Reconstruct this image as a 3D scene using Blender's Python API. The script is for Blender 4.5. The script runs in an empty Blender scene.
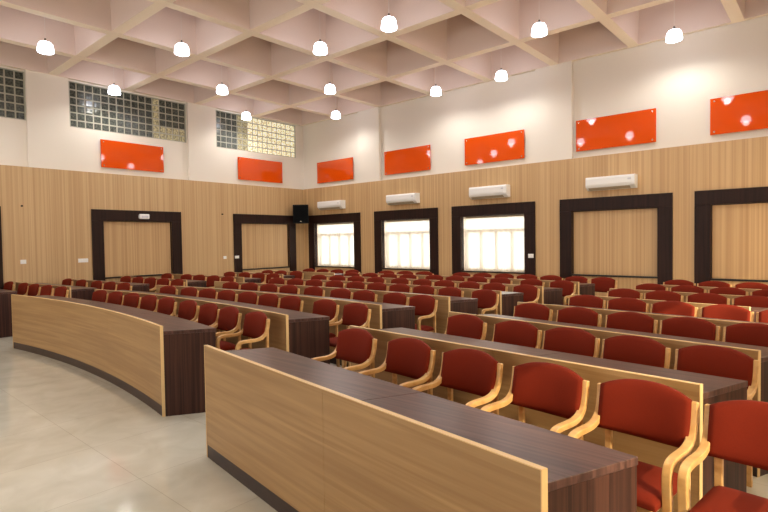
import bpy, bmesh, math, random
from mathutils import Vector, Matrix
random.seed(7)
C = bpy.context.scene.collection
# ------------------------------------------------------------------ dimensions (metres)
XL, YB = -12.444, 10.524        # faces of the timber panelling, left wall and window wall
XR, YF = 0.78, -4.2             # right wall, front wall
ZT, ZC, ZS = 3.115, 5.082, 6.15 # top of panelling, underside of beams, slab
# ------------------------------------------------------------------ materials
def lin(c):
    return tuple((v/12.92 if v <= .04045 else ((v+.055)/1.055)**2.4) for v in (x/255 for x in c)) + (1,)
def newmat(name):
    m = bpy.data.materials.new(name); m.use_nodes = True
    nt = m.node_tree; b = nt.nodes['Principled BSDF']; return m, nt, b
def plain(name, col, rough=.5, metal=0, spec=.5, coat=0):
    m, nt, b = newmat(name)
    b.inputs['Base Color'].default_value = lin(col); b.inputs['Roughness'].default_value = rough
    b.inputs['Metallic'].default_value = metal; b.inputs['Specular IOR Level'].default_value = spec
    b.inputs['Coat Weight'].default_value = coat
    return m
def wood(name, c1, c2, scale, rough=.4, c3=None, fine=(1, 1, 1), contrast=(.3, .7), bands=0, spec=.5):
    """stretched grain in object space: scale = (x, y, z) frequencies"""
    m, nt, b = newmat(name); N = nt.nodes; L = nt.links
    tc = N.new('ShaderNodeTexCoord'); mp = N.new('ShaderNodeMapping'); mp.inputs['Scale'].default_value = scale
    L.new(tc.outputs['Object'], mp.inputs['Vector'])
    n1 = N.new('ShaderNodeTexNoise'); n1.inputs['Scale'].default_value = 1; n1.inputs['Detail'].default_value = 5
    n1.inputs['Roughness'].default_value = .6; n1.inputs['Distortion'].default_value = .3
    L.new(mp.outputs[0], n1.inputs['Vector'])
    r = N.new('ShaderNodeValToRGB'); r.color_ramp.elements[0].position = contrast[0]; r.color_ramp.elements[1].position = contrast[1]
    r.color_ramp.elements[0].color = lin(c1); r.color_ramp.elements[1].color = lin(c2)
    L.new(n1.outputs['Fac'], r.inputs['Fac']); out = r.outputs['Color']
    if c3 is not None:
        mp2 = N.new('ShaderNodeMapping'); mp2.inputs['Scale'].default_value = tuple(s*f for s, f in zip(scale, fine))
        mp2.inputs['Location'].default_value = (3.1, 7.7, 1.3)
        L.new(tc.outputs['Object'], mp2.inputs['Vector'])
        n2 = N.new('ShaderNodeTexNoise'); n2.inputs['Scale'].default_value = 1; n2.inputs['Detail'].default_value = 2
        L.new(mp2.outputs[0], n2.inputs['Vector'])
        r2 = N.new('ShaderNodeValToRGB'); r2.color_ramp.elements[0].position = .48; r2.color_ramp.elements[1].position = .62
        L.new(n2.outputs['Fac'], r2.inputs['Fac'])
        mx = N.new('ShaderNodeMix'); mx.data_type = 'RGBA'
        L.new(r2.outputs['Color'], mx.inputs['Factor']); L.new(out, mx.inputs['A']); mx.inputs['B'].default_value = lin(c3)
        mf = N.new('ShaderNodeMath'); mf.operation = 'MULTIPLY'; mf.inputs[1].default_value = .6
        L.new(r2.outputs['Color'], mf.inputs[0]); L.new(mf.outputs[0], mx.inputs['Factor'])
        out = mx.outputs['Result']
    L.new(out, b.inputs['Base Color']); b.inputs['Roughness'].default_value = rough
    b.inputs['Specular IOR Level'].default_value = spec
    return m
M = {}
M['panel_R'] = wood('panelling_window_wall', (186, 150, 104), (206, 172, 126), (14, .4, .12), .45, (174, 136, 92), (2.3, 1, 1))
M['panel_L'] = wood('panelling_left_wall', (186, 152, 108), (205, 174, 130), (.4, 14, .12), .45, (174, 138, 94), (1, 2.3, 1))
M['oak'] = wood('desk_oak_laminate', (154, 120, 80), (180, 146, 100), (.5, 2.2, 16), .42, (148, 112, 72), (1.5, 1, 1.9))
M['oak_edge'] = plain('oak_edge_band', (228, 196, 142), .4)
M['walnut'] = wood('walnut_vertical', (46, 28, 25), (84, 54, 45), (34, 34, .6), .42, (34, 21, 20), (1.7, 1.7, 1), spec=.25)
M['walnut_top'] = wood('walnut_desk_top', (70, 49, 46), (104, 76, 70), (1.1, 30, 6), .3, (52, 36, 36), (1.2, 1.9, 1), spec=.25)
M['kick'] = wood('kick_board', (44, 32, 31), (62, 45, 42), (2, 20, 30), .4)
M['frame'] = wood('window_frame_walnut', (30, 16, 13), (48, 27, 20), (26, 26, .8), .45, (24, 13, 11), spec=.2)
M['white'] = plain('wall_white_paint', (232, 224, 212), .65)
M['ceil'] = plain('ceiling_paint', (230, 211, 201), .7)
M['ceil_edge'] = plain('beam_underside_lightened', (248, 234, 212), .7)  # brighter look of the undersides put into their colour; lighting alone lacked it
M['rod'] = plain('lamp_metal', (110, 108, 105), .35, .8)
M['acw'] = plain('ac_plastic', (236, 236, 234), .3)
M['acd'] = plain('ac_louvre', (176, 160, 136), .4)
M['black'] = plain('speaker_black', (9, 9, 10), .6, 0, .2)
M['grille'] = plain('speaker_grille', (12, 12, 14), .9, 0, .1)
M['orange'] = plain('orange_back_painted_glass', (222, 80, 8), .03, 0, .5)
M['steel'] = plain('steel_stud', (190, 180, 165), .25, 1)
M['plastic'] = plain('white_switch_plastic', (240, 240, 238), .35)
M['greyink'] = plain('grey_print', (205, 205, 212), .5)
M['sill'] = plain('black_sill_line', (22, 17, 16), .4)
M['mortar'] = plain('glass_block_joint', (176, 174, 158), .6)
M['alu'] = plain('window_mullion', (150, 132, 104), .5)
# chair wood and fabric
M['beech'] = wood('bent_beech', (208, 160, 98), (228, 190, 130), (6, 6, 9), .35, (192, 142, 84), (2, 2, 2))
m, nt, b = newmat('red_upholstery')
n = nt.nodes.new('ShaderNodeTexNoise'); n.inputs['Scale'].default_value = 420; n.inputs['Detail'].default_value = 2
tc = nt.nodes.new('ShaderNodeTexCoord'); nt.links.new(tc.outputs['Object'], n.inputs['Vector'])
r = nt.nodes.new('ShaderNodeValToRGB'); r.color_ramp.elements[0].color = lin((94, 24, 8)); r.color_ramp.elements[1].color = lin((126, 36, 12))
nt.links.new(n.outputs['Fac'], r.inputs['Fac']); nt.links.new(r.outputs['Color'], b.inputs['Base Color'])
bp = nt.nodes.new('ShaderNodeBump'); bp.inputs['Strength'].default_value = .25; bp.inputs['Distance'].default_value = .002
nt.links.new(n.outputs['Fac'], bp.inputs['Height']); nt.links.new(bp.outputs[0], b.inputs['Normal'])
b.inputs['Roughness'].default_value = .85; b.inputs['Specular IOR Level'].default_value = .2
b.inputs['Sheen Weight'].default_value = .1; b.inputs['Sheen Tint'].default_value = lin((220, 90, 60))
M['red'] = m
# floor: large glossy vitrified tiles
m, nt, b = newmat('glossy_beige_tiles'); N, L = nt.nodes, nt.links
tc = N.new('ShaderNodeTexCoord'); br = N.new('ShaderNodeTexBrick'); br.offset = 0; br.squash = 1
br.inputs['Scale'].default_value = 1; br.inputs['Mortar Size'].default_value = .0022; br.inputs['Mortar Smooth'].default_value = .3
br.inputs['Brick Width'].default_value = .8; br.inputs['Row Height'].default_value = .8
br.inputs['Color1'].default_value = (1, 1, 1, 1); br.inputs['Color2'].default_value = (.93, .93, .93, 1); br.inputs['Mortar'].default_value = (.72, .70, .66, 1)
mp = N.new('ShaderNodeMapping'); mp.inputs['Location'].default_value = (.2, .14, 0)
L.new(tc.outputs['Object'], mp.inputs['Vector']); L.new(mp.outputs[0], br.inputs['Vector'])
n = N.new('ShaderNodeTexNoise'); n.inputs['Scale'].default_value = 3.2; n.inputs['Detail'].default_value = 6; n.inputs['Distortion'].default_value = .8
L.new(tc.outputs['Object'], n.inputs['Vector'])
r = N.new('ShaderNodeValToRGB'); r.color_ramp.elements[0].position = .3; r.color_ramp.elements[1].position = .7
r.color_ramp.elements[0].color = lin((212, 210, 194)); r.color_ramp.elements[1].color = lin((230, 229, 216))
L.new(n.outputs['Fac'], r.inputs['Fac'])
mx = N.new('ShaderNodeMix'); mx.data_type = 'RGBA'; mx.blend_type = 'MULTIPLY'; mx.inputs['Factor'].default_value = 1
L.new(r.outputs['Color'], mx.inputs['A']); L.new(br.outputs['Color'], mx.inputs['B']); L.new(mx.outputs['Result'], b.inputs['Base Color'])
b.inputs['Roughness'].default_value = .09; b.inputs['Specular IOR Level'].default_value = .6
M['floor'] = m
# lamp glass
def emis(name, col, s):
    m, nt, b = newmat(name); b.inputs['Base Color'].default_value = lin(col)
    b.inputs['Emission Color'].default_value = lin(col); b.inputs['Emission Strength'].default_value = s; return m
M['lamp'] = emis('lamp_opal_glass', (240, 243, 255), 10.5)
# glass block: dark, glossy and wavy
def block(name, c1, c2, emit=0):
    m, nt, b = newmat(name); N, L = nt.nodes, nt.links
    tc = N.new('ShaderNodeTexCoord'); n = N.new('ShaderNodeTexNoise'); n.inputs['Scale'].default_value = 24; n.inputs['Detail'].default_value = 1
    L.new(tc.outputs['Object'], n.inputs['Vector'])
    r = N.new('ShaderNodeValToRGB'); r.color_ramp.elements[0].position = .35; r.color_ramp.elements[1].position = .65
    r.color_ramp.elements[0].color = lin(c1); r.color_ramp.elements[1].color = lin(c2); L.new(n.outputs['Fac'], r.inputs['Fac'])
    L.new(r.outputs['Color'], b.inputs['Base Color']); b.inputs['Roughness'].default_value = .12
    bp = N.new('ShaderNodeBump'); bp.inputs['Strength'].default_value = .5; bp.inputs['Distance'].default_value = .01
    L.new(n.outputs['Fac'], bp.inputs['Height']); L.new(bp.outputs[0], b.inputs['Normal'])
    if emit:
        L.new(r.outputs['Color'], b.inputs['Emission Color']); b.inputs['Emission Strength'].default_value = emit
    return m
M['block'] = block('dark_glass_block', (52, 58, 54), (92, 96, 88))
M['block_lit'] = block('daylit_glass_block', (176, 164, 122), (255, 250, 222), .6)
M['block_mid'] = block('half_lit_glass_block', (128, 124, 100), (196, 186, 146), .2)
# curtain
m, nt, b = newmat('sheer_cream_curtain'); N, L = nt.nodes, nt.links
tr = N.new('ShaderNodeBsdfTranslucent'); tr.inputs['Color'].default_value = (.95, .9, .8, 1)
tp = N.new('ShaderNodeBsdfTransparent'); tp.inputs['Color'].default_value = (1, .97, .9, 1)
mx = N.new('ShaderNodeMixShader'); mx.inputs[0].default_value = .55
L.new(tr.outputs[0], mx.inputs[1]); L.new(tp.outputs[0], mx.inputs[2])
df = N.new('ShaderNodeBsdfDiffuse'); df.inputs['Color'].default_value = (.85, .78, .66, 1)
mx2 = N.new('ShaderNodeMixShader'); mx2.inputs[0].default_value = .2
L.new(mx.outputs[0], mx2.inputs[1]); L.new(df.outputs[0], mx2.inputs[2])
L.new(mx2.outputs[0], N['Material Output'].inputs['Surface']); M['curtain'] = m
m, nt, b = newmat('window_glass'); N, L = nt.nodes, nt.links
tp = N.new('ShaderNodeBsdfTransparent'); gl = N.new('ShaderNodeBsdfGlossy'); gl.inputs['Roughness'].default_value = .02
mx = N.new('ShaderNodeMixShader'); mx.inputs[0].default_value = .06
L.new(tp.outputs[0], mx.inputs[1]); L.new(gl.outputs[0], mx.inputs[2]); L.new(mx.outputs[0], N['Material Output'].inputs['Surface']); M['glass'] = m
# ------------------------------------------------------------------ mesh helpers
def link(name, bm, mats, parent=None, smooth=False, loc=None, bevel=0):
    me = bpy.data.meshes.new(name); bmesh.ops.recalc_face_normals(bm, faces=bm.faces); bm.to_mesh(me); bm.free()
    if not isinstance(mats, (list, tuple)): mats = [mats]
    for k in mats: me.materials.append(k)
    if smooth:
        for p in me.polygons: p.use_smooth = True
    o = bpy.data.objects.new(name, me); C.objects.link(o)
    if parent is not None: o.parent = parent
    if loc is not None: o.location = loc
    if bevel:
        md = o.modifiers.new('bevel', 'BEVEL'); md.width = bevel; md.segments = 2; md.limit_method = 'ANGLE'
    return o
def box(bm, x0, x1, y0, y1, z0, z1, mi=0):
    v = [bm.verts.new(p) for p in ((x0,y0,z0),(x1,y0,z0),(x1,y1,z0),(x0,y1,z0),(x0,y0,z1),(x1,y0,z1),(x1,y1,z1),(x0,y1,z1))]
    for f in ((0,3,2,1),(4,5,6,7),(0,1,5,4),(1,2,6,5),(2,3,7,6),(3,0,4,7)):
        fc = bm.faces.new([v[i] for i in f]); fc.material_index = mi
def bx(*a, mi=0):
    bm = bmesh.new(); box(bm, *a, mi=mi); return bm
def cyl(bm, c, r0, r1, h, n=20, axis='z'):
    rot = Matrix() if axis == 'z' else (Matrix.Rotation(math.pi/2, 4, 'X') if axis == 'y' else Matrix.Rotation(math.pi/2, 4, 'Y'))
    bmesh.ops.create_cone(bm, cap_ends=True, segments=n, radius1=r0, radius2=r1, depth=h, matrix=Matrix.Translation(c) @ rot)
def lathe(bm, prof, n=28):
    rings = []
    for r, z in prof:
        rings.append([bm.verts.new((r*math.cos(2*math.pi*i/n), r*math.sin(2*math.pi*i/n), z)) for i in range(n)])
    for a, b_ in zip(rings, rings[1:]):
        for i in range(n): bm.faces.new((a[i], a[(i+1) % n], b_[(i+1) % n], b_[i]))
def thing(name, label, cat, loc=(0, 0, 0), rz=0, group=None):
    o = bpy.data.objects.new(name, None); C.objects.link(o); o.location = loc; o.rotation_euler = (0, 0, rz)
    o.empty_display_size = .1
    return tag(o, label, cat, group)
def tag(o, label, cat, group=None):
    o['label'] = label; o['category'] = cat
    if group: o['group'] = group
    return o
def struct(name, bm, mats, parent=None, **k):
    o = link(name, bm, mats, parent, **k); o['kind'] = 'structure'; return o
def dup(o, parent=None):
    c = o.copy(); C.objects.link(c); c.parent = parent
    for ch in list(o.children): dup(ch, c)
    return c
# ------------------------------------------------------------------ room shell
struct('floor', bx(XL-.4, XR+.3, YF-.3, YB+.5, -.12, 0), M['floor'])
YW = YB + .12     # white wall plane behind the panelling (window wall)
XW = XL - .09     # white wall plane, left
NICH = [(-12.19, -10.02), (-9.49, -7.40), (-6.99, -4.88), (-4.34, -2.26), (-1.915, .18)]  # frames on the window wall
FW, ZH, ZI, ZSILL = .245, 2.30, 2.05, .775
def wall_with_holes(bm, u0, u1, z0, z1, holes, put):
    """holes = [(ua, ub, za, zb)] not overlapping in u"""
    u = u0
    for a, b_, za, zb in sorted(holes):
        put(bm, u, a, z0, z1)
        if za > z0: put(bm, a, b_, z0, za)
        if zb < z1: put(bm, a, b_, zb, z1)
        u = b_
    put(bm, u, u1, z0, z1)
# window wall (wall_back): openings for the three curtained windows
bm = bmesh.new()
wall_with_holes(bm, XL-.5, XR+.3, 0, ZS+.2, [(a+FW, b_-FW, ZSILL, ZI) for a, b_ in NICH[:3]],
                lambda m_, a, b_, za, zb: box(m_, a, b_, YW, YW+.24, za, zb))
for a, b_ in ((-10.09, -9.31), (-4.87, -4.10)):        # piers, flush with the panelling
    box(bm, a, b_, YB+.015, YW, ZT, ZC)
struct('wall_back', bm, M['white'])
# timber panelling on the window wall (boards leave the niches free)
bm = bmesh.new()
wall_with_holes(bm, XL, XR, 0, ZT, [(a+FW, b_-FW, ZSILL, ZI) for a, b_ in NICH],
                lambda m_, a, b_, za, zb: box(m_, a, b_, YB, YW, za, zb))
struct('wall_back_panelling', bm, M['panel_R']).name = 'trim_1'
# left wall: openings for glass blocks
LN = [(.90, 2.81), (4.46, 6.54), (8.04, 10.19)]
GB = [(.62, 3.32), (4.12, 6.79), (7.64, 10.34)]
ZG0, ZG1 = 4.07, 5.05
bm = bmesh.new()
wall_with_holes(bm, YF, YB+.3, 0, ZS+.2, [(a, b_, ZG0, ZG1) for a, b_ in GB],
                lambda m_, a, b_, za, zb: box(m_, XW-.24, XW, a, b_, za, zb))
for a, b_ in ((3.32, 4.10), (6.81, 7.60), (-.3, .6)):
    box(bm, XW, XL-.02, a, b_, ZT, ZC)
struct('wall_left', bm, M['white'])
bm = bmesh.new()
wall_with_holes(bm, YF, YB, 0, ZT, [(a+FW, b_-FW, ZSILL, ZI) for a, b_ in LN],
                lambda m_, a, b_, za, zb: box(m_, XW, XL, a, b_, za, zb))
struct('trim_2', bm, M['panel_L'])
# right wall with the same three windows, here open to daylight
bm = bmesh.new()
wall_with_holes(bm, YF, YB+.3, 0, ZS+.2, [(a+FW, b_-FW, ZSILL, ZI) for a, b_ in LN],
                lambda m_, a, b_, za, zb: box(m_, XR, XR+.24, a, b_, za, zb))
struct('wall_right', bm, M['white'])
bm = bmesh.new()
wall_with_holes(bm, YF, YB, 0, ZT, [(a+FW, b_-FW, ZSILL, ZI) for a, b_ in LN],
                lambda m_, a, b_, za, zb: box(m_, XR-.03, XR, a, b_, za, zb))
struct('trim_3', bm, M['panel_L'])
bm = bmesh.new()
wall_with_holes(bm, XL-.4, XR+.3, 0, ZS+.2, [(-9.5, -7.5, .9, 2.3), (-6.5, -4.5, .9, 2.3), (-2.6, -.4, .9, 2.3)], lambda m_, a, b_, za, zb: box(m_, a, b_, YF-.24, YF, za, zb))  # window openings added in the unseen front wall to let fill light in
struct('wall_front', bm, M['white'])
# ceiling: slab and deep coffer grid in one structure
bm = bmesh.new()
box(bm, XL-.4, XR+.3, YF-.3, YB+.5, ZS, ZS+.25)
BX = [-10.95, -9.30, -7.58, -6.00, -4.45, -2.93, -1.30, .30]
BY = [8.87, 7.07, 5.34, 3.80, 2.10, .40, -1.30, -3.00]
def vbeam(m_, x0, x1, y0, y1, wx, wy):   # beams taper slightly towards their underside
    t = .035
    lo = [(x0+(t if wx else 0), y0+(t if wy else 0)), (x1-(t if wx else 0), y0+(t if wy else 0)), (x1-(t if wx else 0), y1-(t if wy else 0)), (x0+(t if wx else 0), y1-(t if wy else 0))]
    hi = [(x0, y0), (x1, y0), (x1, y1), (x0, y1)]
    v = [m_.verts.new((a, b_, ZC+(.003 if wy else 0))) for a, b_ in lo] + [m_.verts.new((a, b_, ZS+.01)) for a, b_ in hi]
    for f in ((0,3,2,1),(4,5,6,7),(0,1,5,4),(1,2,6,5),(2,3,7,6),(3,0,4,7)): m_.faces.new([v[i] for i in f])
W = .125
for x in BX: vbeam(bm, x-W, x+W, YF, YB+.06, True, False)
for y in BY: vbeam(bm, XW, XR, y-W, y+W, False, True)
vbeam(bm, XW-.01, XL+.04, YF, YB+.1, True, False)
vbeam(bm, XW, XR, YB-.03, YW+.01, False, True)
bm.normal_update()
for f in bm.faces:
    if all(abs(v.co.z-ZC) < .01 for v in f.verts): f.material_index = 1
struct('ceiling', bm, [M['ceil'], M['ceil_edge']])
# ------------------------------------------------------------------ niches and windows
def niche(idx, a, b_, wall, window):
    """dark frame round a niche; wall 'B' runs along x, 'L' along y"""
    if wall == 'B':
        T = Matrix.Translation((a, YB, 0))
    else:
        T = Matrix(((0, -1, 0, XL), (1, 0, 0, a), (0, 0, 1, 0), (0, 0, 0, 1)))   # u -> y, depth(-v) -> +x
    w = b_-a
    root = bpy.data.objects.new('window_%d' % idx, None); C.objects.link(root); root['kind'] = 'structure'
    root.matrix_world = T
    d0, d1 = -.035, .0
    for nm, g in (('window_frame', [(0, FW, 0, ZI), (w-FW, w, 0, ZI), (0, w, ZI, ZH)]),):
        bm = bmesh.new()
        for u0, u1, z0, z1 in g: box(bm, u0, u1, d0, d1, z0, z1)
        # reveals lining the opening
        t = .012
        box(bm, FW-t*.0, FW+t, d1, .10, ZSILL, ZI); box(bm, w-FW-t, w-FW, d1, .10, ZSILL, ZI); box(bm, FW, w-FW, d1, .10, ZI-t, ZI)
        o = struct(nm, bm, M['frame'], root, bevel=.004)
    bm = bx(FW, w-FW, -.03, .10, ZSILL-.03, ZSILL)
    struct('window_sill', bm, M['sill'], root)
    if not window:
        bm = bx(FW, w-FW, .055, .085, ZSILL, ZI)
        struct('window_blind', bm, M['panel_R'], root)
    else:
        bm = bmesh.new(); y0, y1 = .2, .25; zt = ZSILL+.73*(ZI-ZSILL)
        box(bm, FW, w-FW, y0, y1, ZSILL, ZSILL+.05); box(bm, FW, w-FW, y0, y1, ZI-.05, ZI); box(bm, FW, w-FW, y0, y1, zt-.035, zt+.035)
        n = 4
        for k in range(n+1):
            u = FW+.02+(w-2*FW-.04)*k/n; box(bm, u-.03, u+.03, y0, y1, ZSILL+.05, zt-.035)
        struct('window_mullion', bm, M['alu'], root)
        struct('window_pane', bx(FW, w-FW, .222, .226, ZSILL+.05, ZI-.05), M['glass'], root)
    return root
for i, (a, b_) in enumerate(NICH): niche(i+1, a, b_, 'B', i < 3)
for i, (a, b_) in enumerate(LN): niche(i+6, a, b_, 'L', False)
def curtain(a, b_, label):
    x0, x1 = a+FW+.02, b_-FW-.02
    bm = bmesh.new(); n = 150; rows = [ZSILL+.012, 1.2, 1.7, ZI-.045]; grid = []
    for j, z in enumerate(rows):
        r_ = []
        for i in range(n+1):
            t = i/n; x = x0+(x1-x0)*t
            y = YB+.115+.012*math.sin(t*75+.5*math.sin(t*21))+.004*math.sin(t*190+j)
            r_.append(bm.verts.new((x, y, z)))
        grid.append(r_)
    for j in range(len(rows)-1):
        for i in range(n): bm.faces.new((grid[j][i], grid[j][i+1], grid[j+1][i+1], grid[j+1][i]))
    root = thing('curtain', label, 'curtain', group='sheer curtains in the bright windows')
    link('curtain_fabric', bm, M['curtain'], root, smooth=True)
    bm = bmesh.new(); cyl(bm, ((x0+x1)/2, YB+.115, ZI-.032), .009, .009, x1-x0+.03, 10, 'x')
    link('curtain_rod', bm, M['alu'], root)
curtain(*NICH[0], 'sheer cream curtain in the bright window nearest the room corner and speaker')
curtain(*NICH[1], 'sheer cream curtain in the middle one of the three bright windows')
curtain(*NICH[2], 'sheer cream curtain in the bright window farthest from the room corner')
for q, lb in ((0, 'unseen sheer curtain added to soften sun, right wall window beside front desks'), (2, 'unseen sheer curtain added to soften sun, right wall window nearest rear wall')):  # curtains added out of view to keep direct sun off chairs and wall
    bm = bmesh.new(); n = 120; g = [[bm.verts.new((XR+.08+.012*math.sin(i*.6), LN[q][0]+FW+(LN[q][1]-LN[q][0]-2*FW)*i/n, z)) for i in range(n+1)] for z in (ZSILL, ZI-.03)]
    for i in range(n): bm.faces.new((g[0][i], g[0][i+1], g[1][i+1], g[1][i]))
    tag(link('curtain', bm, M['curtain'], smooth=True), lb, 'curtain')
# glass block windows
for gi, (a, b_) in enumerate(GB):
    root = bpy.data.objects.new('window_%d' % (9+gi), None); C.objects.link(root); root['kind'] = 'structure'
    root.location = (XW, a, 0)
    nc = 16; nr = 6; w = b_-a; s = w/nc; h = (ZG1-ZG0)/nr; j = .015
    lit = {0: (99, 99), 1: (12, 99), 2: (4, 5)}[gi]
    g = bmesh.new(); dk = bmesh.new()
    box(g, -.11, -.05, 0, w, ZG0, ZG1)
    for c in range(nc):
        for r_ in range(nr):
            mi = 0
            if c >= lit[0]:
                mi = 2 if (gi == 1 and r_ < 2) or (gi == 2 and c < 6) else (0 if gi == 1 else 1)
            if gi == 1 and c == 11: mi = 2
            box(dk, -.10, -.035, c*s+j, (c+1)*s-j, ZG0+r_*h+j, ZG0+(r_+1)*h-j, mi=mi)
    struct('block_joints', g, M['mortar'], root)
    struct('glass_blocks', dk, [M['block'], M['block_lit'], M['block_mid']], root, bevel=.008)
    fr = bmesh.new()
    for q in ((0, .02, ZG0, ZG1), (w-.02, w, ZG0, ZG1), (0, w, ZG0, ZG0+.015), (0, w, ZG1-.015, ZG1)):
        box(fr, -.06, .006, q[0], q[1], q[2], q[3])
    struct('window_frame', fr, M['mortar'], root)
# ------------------------------------------------------------------ orange glass boards
def board(wall, a, b_, label):
    z0, z1 = 3.255, 3.875
    w = b_-a
    if wall == 'B': root = thing('orange_glass_board', label, 'glass panel', (a, YW-.045, 0), 0, 'orange glass panels high on the walls')
    else:
        root = thing('orange_glass_board', label, 'glass panel', (XW+.045, a, 0), math.pi/2, 'orange glass panels high on the walls')
    link('glass_sheet', bx(0, w, -.006, .006, z0, z1), M['orange'], root, bevel=.002)
    for u in (.06, w-.06):
        for z in (z0+.05, z1-.05):
            bm = bmesh.new(); cyl(bm, (u, .0165, z), .009, .009, .055, 12, 'y'); cyl(bm, (u, -.011, z), .014, .014, .006, 14, 'y')
            link('stud', bm, M['steel'], root)
board('L', 4.72, 6.16, 'glossy orange glass panel above the dark-framed niche with the exit light')
board('L', 8.26, 9.78, 'glossy orange glass panel on the left wall below the brightly daylit glass blocks')
k = 1.006
board('B', -11.79*k, -10.29*k, 'glossy orange glass panel on the window wall nearest the room corner')
board('B', -9.12*k, -7.62*k, 'glossy orange glass panel above the middle one of the three bright windows')
board('B', -6.63*k, -5.13*k, 'glossy orange glass panel above the bright window farthest from the corner')
board('B', -4.01*k, -2.54*k, 'glossy orange glass panel right of the white pier, above the fourth air conditioner')
board('B', -1.69*k, -.20*k, 'glossy orange glass panel cut by the right edge of the photo')
# ------------------------------------------------------------------ split air conditioners
def ac(xa, xb, z0, z1, label):
    w = xb-xa; root = thing('air_conditioner', label, 'air conditioner', (xa, YB, z0), 0, 'white split air conditioners on the window wall')
    h = z1-z0; prof = [(0, 0), (-.10, .0), (-.185, .055), (-.20, .09), (-.20, h-.03), (-.185, h-.005), (0, h)]
    def ext(prof, x0, x1):
        bm = bmesh.new()
        A = [bm.verts.new((x0, p[0], p[1])) for p in prof]; B = [bm.verts.new((x1, p[0], p[1])) for p in prof]
        bm.faces.new(A); bm.faces.new(B[::-1])
        for i in range(len(prof)): bm.faces.new((A[i], A[(i+1) % len(prof)], B[(i+1) % len(prof)], B[i]))
        return bm
    link('casing', ext(prof, 0, w), M['acw'], root, bevel=.006)
    link('front_cover', ext([(-.198, .095), (-.209, .1), (-.209, h-.04), (-.198, h-.035)], .03, w-.05), M['acw'], root, bevel=.003)
    link('louvre', ext([(-.115, .004), (-.182, .045), (-.186, .04), (-.119, -.001)], .05, w-.09), M['acd'], root)
    link('wall_mount', bx(.06, w-.06, -.004, .0, .02, h-.02), M['plastic'], root)
    link('display', bx(w-.12, w-.06, -.213, -.208, h-.1, h-.07), M['greyink'], root)
s_ = .985
ac(-11.58, -10.60, 2.44, 2.68, 'white wall air conditioner nearest the black corner speaker')
ac(-8.91, -7.95, 2.44, 2.695, 'white wall air conditioner above the middle one of the three bright windows')
ac(-6.40, -5.46, 2.43, 2.70, 'white wall air conditioner above the bright window farthest from the corner')
ac(-3.75, -2.85, 2.43, 2.685, 'white wall air conditioner above the closed panelled niche, rightmost of its row')
# ------------------------------------------------------------------ speaker, switches, exit light, hooks
root = thing('wall_speaker', 'black loudspeaker mounted high in the corner between the two panelled walls', 'speaker', (-12.13, 10.2, 2.06), math.radians(38))
bm = bmesh.new()
pr = [(-.25, -.2), (.25, -.2), (.17, .17), (-.17, .17)]
A = [bm.verts.new((x, y, 0)) for x, y in pr]; B = [bm.verts.new((x, y, .55)) for x, y in pr]
bm.faces.new(A); bm.faces.new(B[::-1])
for i in range(4): bm.faces.new((A[i], A[(i+1) % 4], B[(i+1) % 4], B[i]))
bmesh.ops.scale(bm, vec=(.95, .9, 1), verts=bm.verts)
link('cabinet', bm, M['black'], root, bevel=.012)
link('grille', bx(-.215, .215, -.19, -.178, .03, .52), M['grille'], root, bevel=.004)
link('logo_badge', bx(-.02, .02, -.193, -.189, .05, .065), M['steel'], root)
bm = bmesh.new(); box(bm, -.03, .03, .12, .30, .22, .28); box(bm, -.06, .06, .27, .29, .17, .33)
link('bracket', bm, M['black'], root)
def plate(wall, u, z, w, h, n, label, off=0):
    if wall == 'B': root = thing('switch_plate', label, 'switch', (u, YB-off, z))
    else: root = thing('switch_plate', label, 'switch', (XL+off, u, z), math.pi/2)
    pl = link('plate', bx(-w/2, w/2, -.012, 0, -h/2, h/2), M['plastic'], root, bevel=.003)
    for i in range(n):
        c = -w/2+w*(i+.5)/n; link('rocker', bx(c-w/n*.3, c+w/n*.3, -.017, -.011, -h*.28, h*.28), M['plastic'], pl, bevel=.001)
plate('L', 3.16, 1.19, .10, .085, 2, 'small white switch plate on the panelling near the left edge of photo')
plate('L', 4.27, 1.175, .20, .085, 4, 'long white switch plate just left of the first dark niche frame')
plate('L', 7.76, 1.12, .09, .075, 2, 'small white switch plate on pale panelling beside the second dark niche frame')
plate('L', 8.11, 1.12, .13, .075, 3, 'white switch plate mounted on the second dark niche frame', .035)
plate('B', -4.97, 1.14, .12, .085, 2, 'white switch plate on the dark window frame below the third air conditioner', .035)
root = thing('emergency_light', 'small white box light on the dark frame head of the left niche', 'light', (XL+.035, 5.60, 2.155), math.pi/2)
link('housing', bx(-.12, .12, -.055, 0, -.05, .065), M['plastic'], root, bevel=.02)
link('wall_mount', bx(-.12, .1, -.006, 0, -.03, .03), M['plastic'], root)
link('front_lens', bx(-.07, .09, -.060, -.053, -.02, .03), M['greyink'], root, bevel=.004)
for y, z, lb in ((3.17, 2.32, 'tiny black hook in the panelling near the left edge of the photo'), (7.71, 2.28, 'tiny black hook in the panelling between the two left wall niches')):
    bm = bmesh.new(); cyl(bm, (XL+.012, y, z), .02, .016, .024, 12, 'x'); cyl(bm, (XL+.04, y, z), .006, .006, .05, 8, 'x')
    tag(link('wall_hook', bm, M['black']), lb, 'hook')
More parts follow.
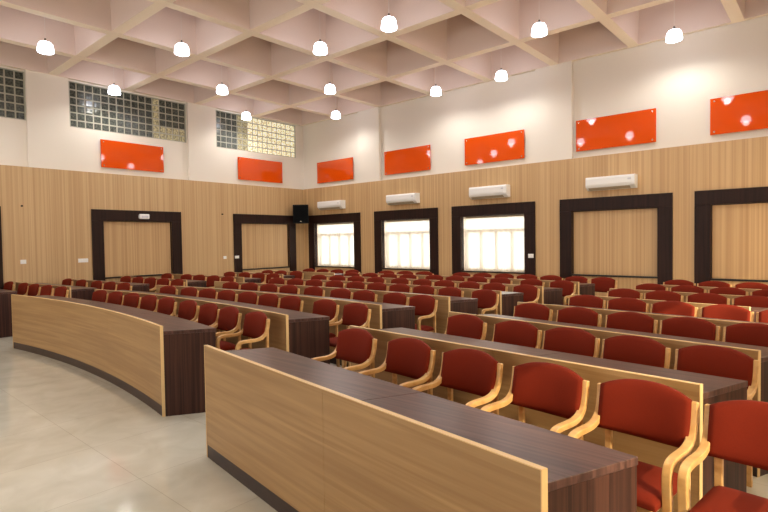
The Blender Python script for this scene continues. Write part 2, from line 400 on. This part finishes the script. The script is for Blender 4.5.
# ------------------------------------------------------------------ pendant lamps
def make_lamp():
    root = thing('pendant_lamp', '', 'lamp', group='white dome pendant lamps in the ceiling coffers')
    bm = bmesh.new(); prof = [(.03, .098), (.06, .094), (.092, .078), (.112, .05), (.123, .01), (.130, -.045), (.135, -.08), (.128, -.094), (.12, -.092), (.115, -.06), (.002, -.055)]
    lathe(bm, prof, 32); link('lamp_shade', bm, M['lamp'], root, smooth=True)
    bm = bmesh.new(); cyl(bm, (0, 0, .108), .045, .03, .03, 20); cyl(bm, (0, 0, .14), .014, .014, .04, 14); link('lamp_cap', bm, M['rod'], root)
    bm = bmesh.new(); cyl(bm, (0, 0, .655), .002, .002, 1.0, 6); cyl(bm, (0, 0, 1.145), .05, .05, .03, 18); link('cord', bm, M['plastic'], root)
    return root
LZ = ZC-.22
LP = [(-5.26, 6.23, 'white dome pendant lamp, nearest to the camera of the lamps near the photo centre'),
 (-3.65, 8.05, 'white dome pendant lamp at the top of the photo, second from the right'),
 (-2.10, 9.84, 'white dome pendant lamp, rightmost in the photo, just in front of the white wall'),
 (-5.25, 9.76, 'white dome pendant lamp close to the white wall, between third and fourth orange panels'),
 (-6.80, 6.20, 'white dome pendant lamp just left of the lamp nearest the photo centre top'),
 (-6.87, 9.74, 'white dome pendant lamp above the gap between the second and third window-wall orange panels'),
 (-10.13, 3.00, 'white dome pendant lamp, leftmost in the photo, above the leftmost glass blocks'),
 (-8.56, 4.60, 'white dome pendant lamp second from left along the top of the photo'),
 (-11.87, 4.80, 'white dome pendant lamp overlapping the wide dark glass block window'),
 (-10.18, 6.38, 'white dome pendant lamp above the white pier between two glass block windows'),
 (-11.84, 8.12, 'white dome pendant lamp overlapping the daylit yellowish glass block window'),
 (-8.46, 7.98, 'white dome pendant lamp in the photo just above the lamp nearest the room corner'),
 (-10.08, 9.70, 'white dome pendant lamp closest to the room corner, in front of the corner pier')]
EX = [(-2.05, 6.2), (-3.65, 4.6), (-.5, 8.0), (-.5, 4.6), (-2.05, 2.9), (-6.8, 2.9), (-5.2, 2.9), (-8.5, 1.2), (-3.65, 1.2), (-11.8, 1.2)]
EXL = ['white dome pendant lamp hanging over the right desk block, outside the photo'] * len(EX)
proto = make_lamp(); proto.scale = (.92, .92, .92)
for i, (x, y, lb) in enumerate(LP + [(e[0], e[1], l) for e, l in zip(EX, EXL)]):
    o = proto if i == 0 else dup(proto)
    o.location = (x, y, LZ); o['label'] = lb
    if i >= len(LP): o['group'] = 'pendant lamps over the front of the hall'; o['label'] = 'white dome pendant lamp over the front rows, above the photo frame'
# ------------------------------------------------------------------ seating layout
# chair rows: y(x) of the chair back, and the chairs of each row
ROW = {
 'C': [(3.238,-.014),(4.266,.028),(5.323,.048),(6.401,.040),(7.404,.036),(8.359,.070),(9.25,.109)],
 'L': [(2.994,.08),(3.947,.08),(4.959,.08),(5.96,.08),(7.006,.08),(7.87,.08),(8.80,.08)],
 'R': [(2.819,-.117),(3.983,-.145),(5.137,-.123),(6.269,-.119),(7.346,-.089),(8.332,-.095),(9.309,-.05)]}
X0 = {'C': -6.5, 'L': -10.5, 'R': -1.8}; CV = {'C': -1/36, 'L': 0, 'R': 0}
def yrow(s, k, x):
    a, b_ = ROW[s][k]; d = x-X0[s]; return a+b_*d+CV[s]*d*d
def srow(s, k, x): return ROW[s][k][1]+2*CV[s]*(x-X0[s])
CH = {
 'C': [[-8.43,-8.02,-7.52,-7.01,-6.52,-5.94,-5.42,-4.94,-4.36],
       [-8.27,-7.69,-7.24,-6.75,-6.21,-5.77,-5.29,-4.59,-4.03],
       [-8.01,-7.58,-7.16,-6.69,-6.07,-5.48,-5.00,-4.40,-3.95],
       [-8.18,-7.68,-7.23,-6.71,-6.21,-5.73,-5.24,-4.75,-4.25,-3.65],
       [-8.11,-7.61,-7.14,-6.64,-6.06,-5.53,-5.08,-4.54,-4.09,-3.52],
       [-8.02,-7.57,-7.12,-6.61,-5.96,-5.46,-5.07,-4.57,-3.94,-3.39],
       [-7.76,-7.36,-6.85,-5.88,-5.47,-4.92,-4.43,-4.03,-3.60,-3.19]],
 'L': [[-12.14,-11.43,-10.93,-10.39,-9.82+.0],[-11.98,-11.35,-10.70,-10.19,-9.68],[-11.65,-11.13,-10.66,-10.21,-9.69],
       [-11.80,-11.01,-10.53,-10.01,-9.55],[-10.94,-10.39,-9.89,-9.42],[-10.61,-10.22,-9.65],[-10.16,-9.73,-9.26,-8.85]],
 'R': [[-2.85,-2.26,-1.73,-1.20,-.69,-.22],[-2.57,-2.02,-1.54,-1.08,-.58],[-2.45,-1.94,-1.43,-.96,-.48],[-2.24,-1.80,-1.33,-.87,-.38],
       [-2.15,-1.69,-1.19,-.71],[-2.08,-1.59,-1.12,-.64,-.15],[-1.89,-1.42,-.96,-.48]]}
CW = .458
def relax(v):
    v = sorted(v)
    for _ in range(200):
        for i in range(len(v)-1):
            g = v[i+1]-v[i]
            if g < CW+.021: e = (CW+.022-g)/2; v[i] -= e; v[i+1] += e
    return v
# ------------------------------------------------------------------ the chair (faces -y; origin on the floor under the back)
def ribbon(path, x0, x1, th, n_sub=6):
    """bent laminated strip: path in (y, z), swept th thick, from x0 to x1"""
    P = [Vector((0, a, b_)) for a, b_ in path]; pts = []
    for i in range(len(P)-1):
        p0 = P[max(i-1, 0)]; p1 = P[i]; p2 = P[i+1]; p3 = P[min(i+2, len(P)-1)]
        for j in range(n_sub):
            t = j/n_sub; pts.append(.5*((2*p1)+(p2-p0)*t+(2*p0-5*p1+4*p2-p3)*t*t+(-p0+3*p1-3*p2+p3)*t**3))
    pts.append(P[-1]); bm = bmesh.new(); prev = None
    for i, p in enumerate(pts):
        d = (pts[min(i+1, len(pts)-1)]-pts[max(i-1, 0)]).normalized(); nrm = Vector((0, -d.z, d.y))
        q = [p+nrm*th/2, p-nrm*th/2]
        c = .004
        ring = []
        for (sx, sn) in ((x0, 1), (x1, 1), (x1, -1), (x0, -1)):
            pp = p+nrm*(th/2-0)*sn; 
            ring.append(bm.verts.new((sx, pp.y, pp.z)))
        if prev:
            for k_ in range(4): bm.faces.new((prev[k_], prev[(k_+1) % 4], ring[(k_+1) % 4], ring[k_]))
        else: bm.faces.new(ring[::-1])
        prev = ring
    bm.faces.new(prev); return bm
def make_chair():
    root = thing('armchair', '', 'chair')
    hw = CW/2; rw = .036
    arm = [(.030, .778), (.026, .735), (.018, .69), (.000, .642), (-.034, .608), (-.085, .592), (-.150, .590), (-.220, .591), (-.268, .583), (-.291, .553), (-.294, .50), (-.288, .44), (-.290, .37), (-.303, .30), (-.322, .22), (-.335, .12), (-.337, 0)]
    for s in (-1, 1):
        x0, x1 = (s*hw, s*(hw-rw)); x0, x1 = min(x0, x1), max(x0, x1)
        link('side_frame', ribbon(arm, x0, x1, .030), M['beech'], root, bevel=.006)
        a, b_ = sorted((s*(hw-rw), s*(hw-rw-.032)))
        link('leg', ribbon([(.034, .665), (.034, .58), (.036, .44), (.042, .22), (.052, 0)], a, b_, .026, 4), M['beech'], root, bevel=.004)
    # seat rails
    bm = bmesh.new(); x = hw-rw-.034
    box(bm, -x, x, -.325, -.30, .36, .40); box(bm, -x, x, .012, .032, .36, .40)
    for s in (-1, 1): a, b_ = sorted((s*x, s*(x-.025))); box(bm, a, b_, -.30, .012, .36, .40)
    link('seat_rail', bm, M['beech'], root, bevel=.003)
    # seat cushion
    bm = bmesh.new(); n = 14; sx = hw-rw-.003
    def sect(u, v):
        return .018*(1-abs(u)**4)*(1-abs(v)**4)
    top = []; bot = []
    for j in range(n+1):
        v = -1+2*j/n; rt, rb = [], []
        for i in range(n+1):
            u = -1+2*i/n
            X = u*sx; Y = -.17+v*.185
            if abs(u) > .9 or abs(v) > .9: pass
            rt.append(bm.verts.new((X, Y, .445+sect(u, v)-(.012 if max(abs(u), abs(v)) > .97 else 0)))); rb.append(bm.verts.new((X, Y, .402)))
        top.append(rt); bot.append(rb)
    for j in range(n):
        for i in range(n):
            bm.faces.new((top[j][i], top[j][i+1], top[j+1][i+1], top[j+1][i])); bm.faces.new((bot[j][i], bot[j+1][i], bot[j+1][i+1], bot[j][i+1]))
    for i in range(n):
        bm.faces.new((top[0][i], bot[0][i], bot[0][i+1], top[0][i+1])); bm.faces.new((top[n][i], top[n][i+1], bot[n][i+1], bot[n][i]))
        bm.faces.new((top[i][0], top[i+1][0], bot[i+1][0], bot[i][0])); bm.faces.new((top[i][n], bot[i][n], bot[i+1][n], top[i+1][n]))
    link('seat', bm, M['red'], root, smooth=True, bevel=.008)
    # backrest: concave pad with an arched top
    bm = bmesh.new(); n, mz = 16, 10; px = hw-rw+.012; F, B = [], []
    for j in range(mz+1):
        v = j/mz; rf, rb = [], []
        for i in range(n+1):
            u = -1+2*i/n; top_ = .783+.043*(1-abs(u)**2.4); bot_ = .575-.008*(1-u*u)
            z = bot_+(top_-bot_)*v
            lean = (z-.575)*.20; cx = .030*(1-u*u)      # pad bows backwards in the middle
            edge = (1-abs(u)**6)*(1-abs(2*v-1)**6)
            y = .000+lean+cx-.032
            rf.append(bm.verts.new((u*px, y-.006-.014*edge, z))); rb.append(bm.verts.new((u*px, y+.016+.006*edge, z)))
        F.append(rf); B.append(rb)
    for j in range(mz):
        for i in range(n):
            bm.faces.new((F[j][i], F[j][i+1], F[j+1][i+1], F[j+1][i])); bm.faces.new((B[j][i], B[j+1][i], B[j+1][i+1], B[j][i+1]))
    for i in range(n):
        bm.faces.new((F[0][i], B[0][i], B[0][i+1], F[0][i+1])); bm.faces.new((F[mz][i], F[mz][i+1], B[mz][i+1], B[mz][i]))
    for j in range(mz):
        bm.faces.new((F[j][0], F[j+1][0], B[j+1][0], B[j][0])); bm.faces.new((F[j][n], B[j][n], B[j+1][n], F[j+1][n]))
    link('backrest', bm, M['red'], root, smooth=True)
    return root
ORD = ['first', 'second', 'third', 'fourth', 'fifth', 'sixth', 'seventh', 'eighth', 'ninth', 'tenth', 'eleventh']
ROWN = ['front', 'second', 'third', 'fourth', 'fifth', 'sixth', 'rearmost']
BLK = {'C': 'middle block', 'L': 'far left block', 'R': 'right block'}
chair = make_chair(); first = True
for s in 'RCL':
    for k in range(7):
        xs = relax(CH[s][k])
        n = len(xs)
        for i, x in enumerate(xs):
            o = chair if first else dup(chair); first = False
            o.location = (x, yrow(s, k, x)-.045, 0); o.rotation_euler = (0, 0, math.atan(srow(s, k, x))+random.uniform(-.02, .02))
            if s == 'R': pos = ('%s from left aisle' % ORD[i]) if i else 'at the left aisle'
            else: pos = ('%s from right aisle' % ORD[n-1-i]) if i < n-1 else 'at the right aisle'
            if s == 'C' and i == 0: pos = 'at the left end'
            if s == 'R' and i == n-1: pos = 'at the right end'
            o['label'] = 'red armchair with pale wooden arms, %s, %s row, %s' % (pos, ROWN[k], BLK[s])
            o['group'] = 'red bentwood armchairs, %s' % BLK[s]
# ------------------------------------------------------------------ the desks
def sweep(bm, pts, nor, d0, d1, z0, z1, gap=None):
    """solid strip following pts; from offset d0 to d1 along the rearward normals"""
    prev = None
    for i, (p, n_) in enumerate(zip(pts, nor)):
        a = (p[0]+n_[0]*d0, p[1]+n_[1]*d0); b_ = (p[0]+n_[0]*d1, p[1]+n_[1]*d1)
        r_ = [bm.verts.new((a[0], a[1], z0)), bm.verts.new((b_[0], b_[1], z0)), bm.verts.new((b_[0], b_[1], z1)), bm.verts.new((a[0], a[1], z1))]
        if prev:
            for k_ in range(4): bm.faces.new((prev[k_], prev[(k_+1) % 4], r_[(k_+1) % 4], r_[k_]))
        else: bm.faces.new(r_[::-1])
        prev = r_
    bm.faces.new(prev)
SH = [0, 1, 0, 0]      # x-range and rearward slant of the desk ends (the aisles fan out)
def path(f, df, x0, x1, n):
    P, N_ = [], []
    for i in range(n+1):
        x = x0+(x1-x0)*i/n; s = df(x); l = math.hypot(1, s); P.append((x, f(x)))
        h = SH[2]+(SH[3]-SH[2])*(x-SH[0])/(SH[1]-SH[0])
        N_.append((-s/l+h/l, 1/l+h*s/l))
    return P, N_
HP, HT, HK, DD = .80, .752, .095, .43
def desk(f, df, x0, x1, n, label, group, seams=(), dd=DD, sl=(0, 0)):
    SH[:] = [x0, x1, sl[0], sl[1]]
    xm = (x0+x1)/2; o0 = (xm, f(xm), 0)
    root = thing('desk', label, 'desk', (0, 0, 0), 0, group); root.location = o0
    def lk(name, bm, mat, **kw):
        bmesh.ops.translate(bm, vec=(-o0[0], -o0[1], 0), verts=bm.verts); return link(name, bm, mat, root, **kw)
    e = .004
    cuts = [x0+e]+sorted(seams)+[x1-e]
    bm = bmesh.new(); bt = bmesh.new()
    for a, b_ in zip(cuts, cuts[1:]):
        g = .0012; nn = max(2, int(n*(b_-a)/(x1-x0)))
        P, N_ = path(f, df, a+g, b_-g, nn); sweep(bm, P, N_, 0, .022, HK, HP-.004)
    tc_ = [x0]+[q+.12 for q in sorted(seams)]+[x1]
    for a, b_ in zip(tc_, tc_[1:]):
        g = .001; nn = max(2, int(n*(b_-a)/(x1-x0)))
        P, N_ = path(f, df, a+g+(.02 if a == x0 else 0), b_-g-(.0 if b_ != x1 else .0), nn); sweep(bt, P, N_, .0225, dd, HT-.03, HT)
    lk('front_panel', bm, M['oak']); lk('desk_top', bt, M['walnut_top'], bevel=.002)
    P, N_ = path(f, df, x0, x1, n)
    bm = bmesh.new(); sweep(bm, P, N_, -.001, .023, HP-.004, HP)
    for xa, xb in ((x0, x0+e), (x1-e, x1)):
        Pa, Na = path(f, df, xa, xb, 1); sweep(bm, Pa, Na, -.001, .023, HK*.0, HP-.004)
    lk('edge_band', bm, M['oak_edge'])
    Pk, Nk = path(f, df, x0+e, x1-e, n); bm = bmesh.new(); sweep(bm, Pk, Nk, .004, .022, 0, HK); lk('kick_board', bm, M['kick'])
    for xa, xb in ((x0+.022, x0+.047), (x1-.027, x1-.002)):
        Pa, Na = path(f, df, xa, xb, 1); bm = bmesh.new(); sweep(bm, Pa, Na, .0225, dd-.006, 0, HT-.0305); lk('end_panel', bm, M['walnut'])
    return root
DK = {'C': [(-9.22,-4.46),(-9.05,-4.09),(-8.95,-3.85),(-8.80,-3.67),(-8.55,-3.50),(-8.45,-3.32),(-8.15,-3.17)],
      'L': [(-12.36,-10.02),(-12.3,-9.90),(-12.25,-9.93),(-12.2,-9.66),(-12.2,-9.25),(-11.2,-9.30),(-10.9,-8.62)],
      'R': [(-3.37,-.69),(-3.13,-.50),(-2.93,-.37),(-2.74,-.12),(-2.52,-.67),(-2.42,.1),(-2.28,.1)]}
GAPC = [0, .17, .19, .19, .16, .14, .12]
DC = [.43, .43, .43, .43, .39, .38, .36]; DL = [.43, .43, .43, .43, .43, .34, .39]
for k in range(7):
    g = GAPC[k]
    # middle block (bowed)
    if k == 0:
        fC = lambda x: -13.7+math.sqrt(16.03**2-(x+7)**2); dC = lambda x: -(x+7)/math.sqrt(16.03**2-(x+7)**2)
    else:
        fC = lambda x, k=k, g=g: yrow('C', k-1, x)+g; dC = lambda x, k=k: srow('C', k-1, x)
    desk(fC, dC, *DK['C'][k], 28, 'long curved oak-front desk with walnut top, %s row of the middle block' % ROWN[k], 'long desks of the middle block', seams=(DK['C'][k][0]+1.6, DK['C'][k][0]+3.2), dd=DC[k], sl=(.1, .42 if k == 0 else .3))
    if k == 0: fL = lambda x: 2.12+.05*(x+10.4); dL = lambda x: .05
    else: fL = lambda x, k=k, g=g: yrow('L', k-1, x)+.13; dL = lambda x, k=k: .08
    x0, x1 = DK['L'][k]
    if k == 0: x1 = -10.45
    desk(fL, dL, x0, x1, 6, 'short oak-front desk with walnut top, %s row of the far left block' % ROWN[k], 'short desks of the far left block', dd=DL[k], sl=(0, .1))
    x0, x1 = DK['R'][k]
    if k == 0: fR = lambda x: 1.92-.148*(x+3.37); dR = lambda x: -.148
    elif k == 1: fR = lambda x: 3.13-.092*(x+3.13); dR = lambda x: -.092
    else:
        fR = lambda x, k=k: yrow('R', k-1, x)+.18; dR = lambda x, k=k: ROW['R'][k-1][1]
    desk(fR, dR, x0, x1, 10, 'oak-front desk with dark walnut top, %s row of the right block' % ROWN[k], 'desks of the right block', seams=(x0+(x1-x0)*.55,), dd=[.43,.43,.43,.43,.43,.39,.36][k], sl=(.42, .25))
# ------------------------------------------------------------------ light
def area(name, loc, rot, sx, sy, power, col):
    l = bpy.data.lights.new(name, 'AREA'); l.shape = 'RECTANGLE'; l.size = sx; l.size_y = sy; l.energy = power; l.color = col
    o = bpy.data.objects.new(name, l); C.objects.link(o); o.location = loc; o.rotation_euler = rot; return o
for a, b_ in NICH[:3]:   # daylight entering each window, just outside the glass
    area('daylight_and_fill', ((a+b_)/2, YW+.34, 1.45), (math.radians(-90), 0, 0), 1.9, 1.5, 21, (1, .95, .86))
for a, b_ in LN:
    area('daylight_and_fill', (XR+.34, (a+b_)/2, 1.5), (0, math.radians(108), 0), 1.4, 1.8, 60, (1, .80, .55))
for a, b_ in ((-9.5, -7.5), (-6.5, -4.5), (-2.6, -.4)):  # fill lamps behind the added front openings, tilted up to brighten the ceiling
    area('daylight_and_fill', ((a+b_)/2, YF-.34, 1.6), (math.radians(112), 0, 0), 1.9, 1.4, 60, (1, .93, .84))
for x, y in [(l[0], l[1]) for l in LP]+EX:
    l = bpy.data.lights.new('lamp_light', 'SPOT'); l.energy = 38; l.color = (1, .96, .90); l.shadow_soft_size = .07; l.spot_size = math.radians(170); l.spot_blend = .6
    o = bpy.data.objects.new('lamp_light', l); C.objects.link(o); o.location = (x, y, LZ-.13)
l = bpy.data.lights.new('sun', 'SUN'); l.energy = 7; l.color = (1, .86, .6); l.angle = .02
o = bpy.data.objects.new('sun', l); C.objects.link(o); o.rotation_euler = Vector((-1, .35, -.55)).to_track_quat('-Z', 'Y').to_euler()
w = bpy.data.worlds.new('World'); bpy.context.scene.world = w; w.use_nodes = True
w.node_tree.nodes['Background'].inputs[0].default_value = (1, .97, .92, 1); w.node_tree.nodes['Background'].inputs[1].default_value = 1.2
# ------------------------------------------------------------------ camera
cam = bpy.data.cameras.new('camera'); co = bpy.data.objects.new('camera', cam); C.objects.link(co)
F_ = Vector((-0.65691816, 0.75335807, -0.03016867)); R_ = Vector((0.75391099, 0.65681270, -0.01467312)); U_ = Vector((-0.00876105, 0.03238354, 0.99943712))
co.matrix_world = Matrix(((R_.x, U_.x, -F_.x, 0), (R_.y, U_.y, -F_.y, 0), (R_.z, U_.z, -F_.z, 1.52), (0, 0, 0, 1)))
cam.sensor_width = 36; cam.lens = 522/768*36; cam.clip_start = .05
S = bpy.context.scene; S.camera = co
S.view_settings.view_transform = 'Standard'; S.view_settings.look = 'None'; S.view_settings.gamma = 1; S.view_settings.use_curve_mapping = False
S.view_settings.exposure = .3
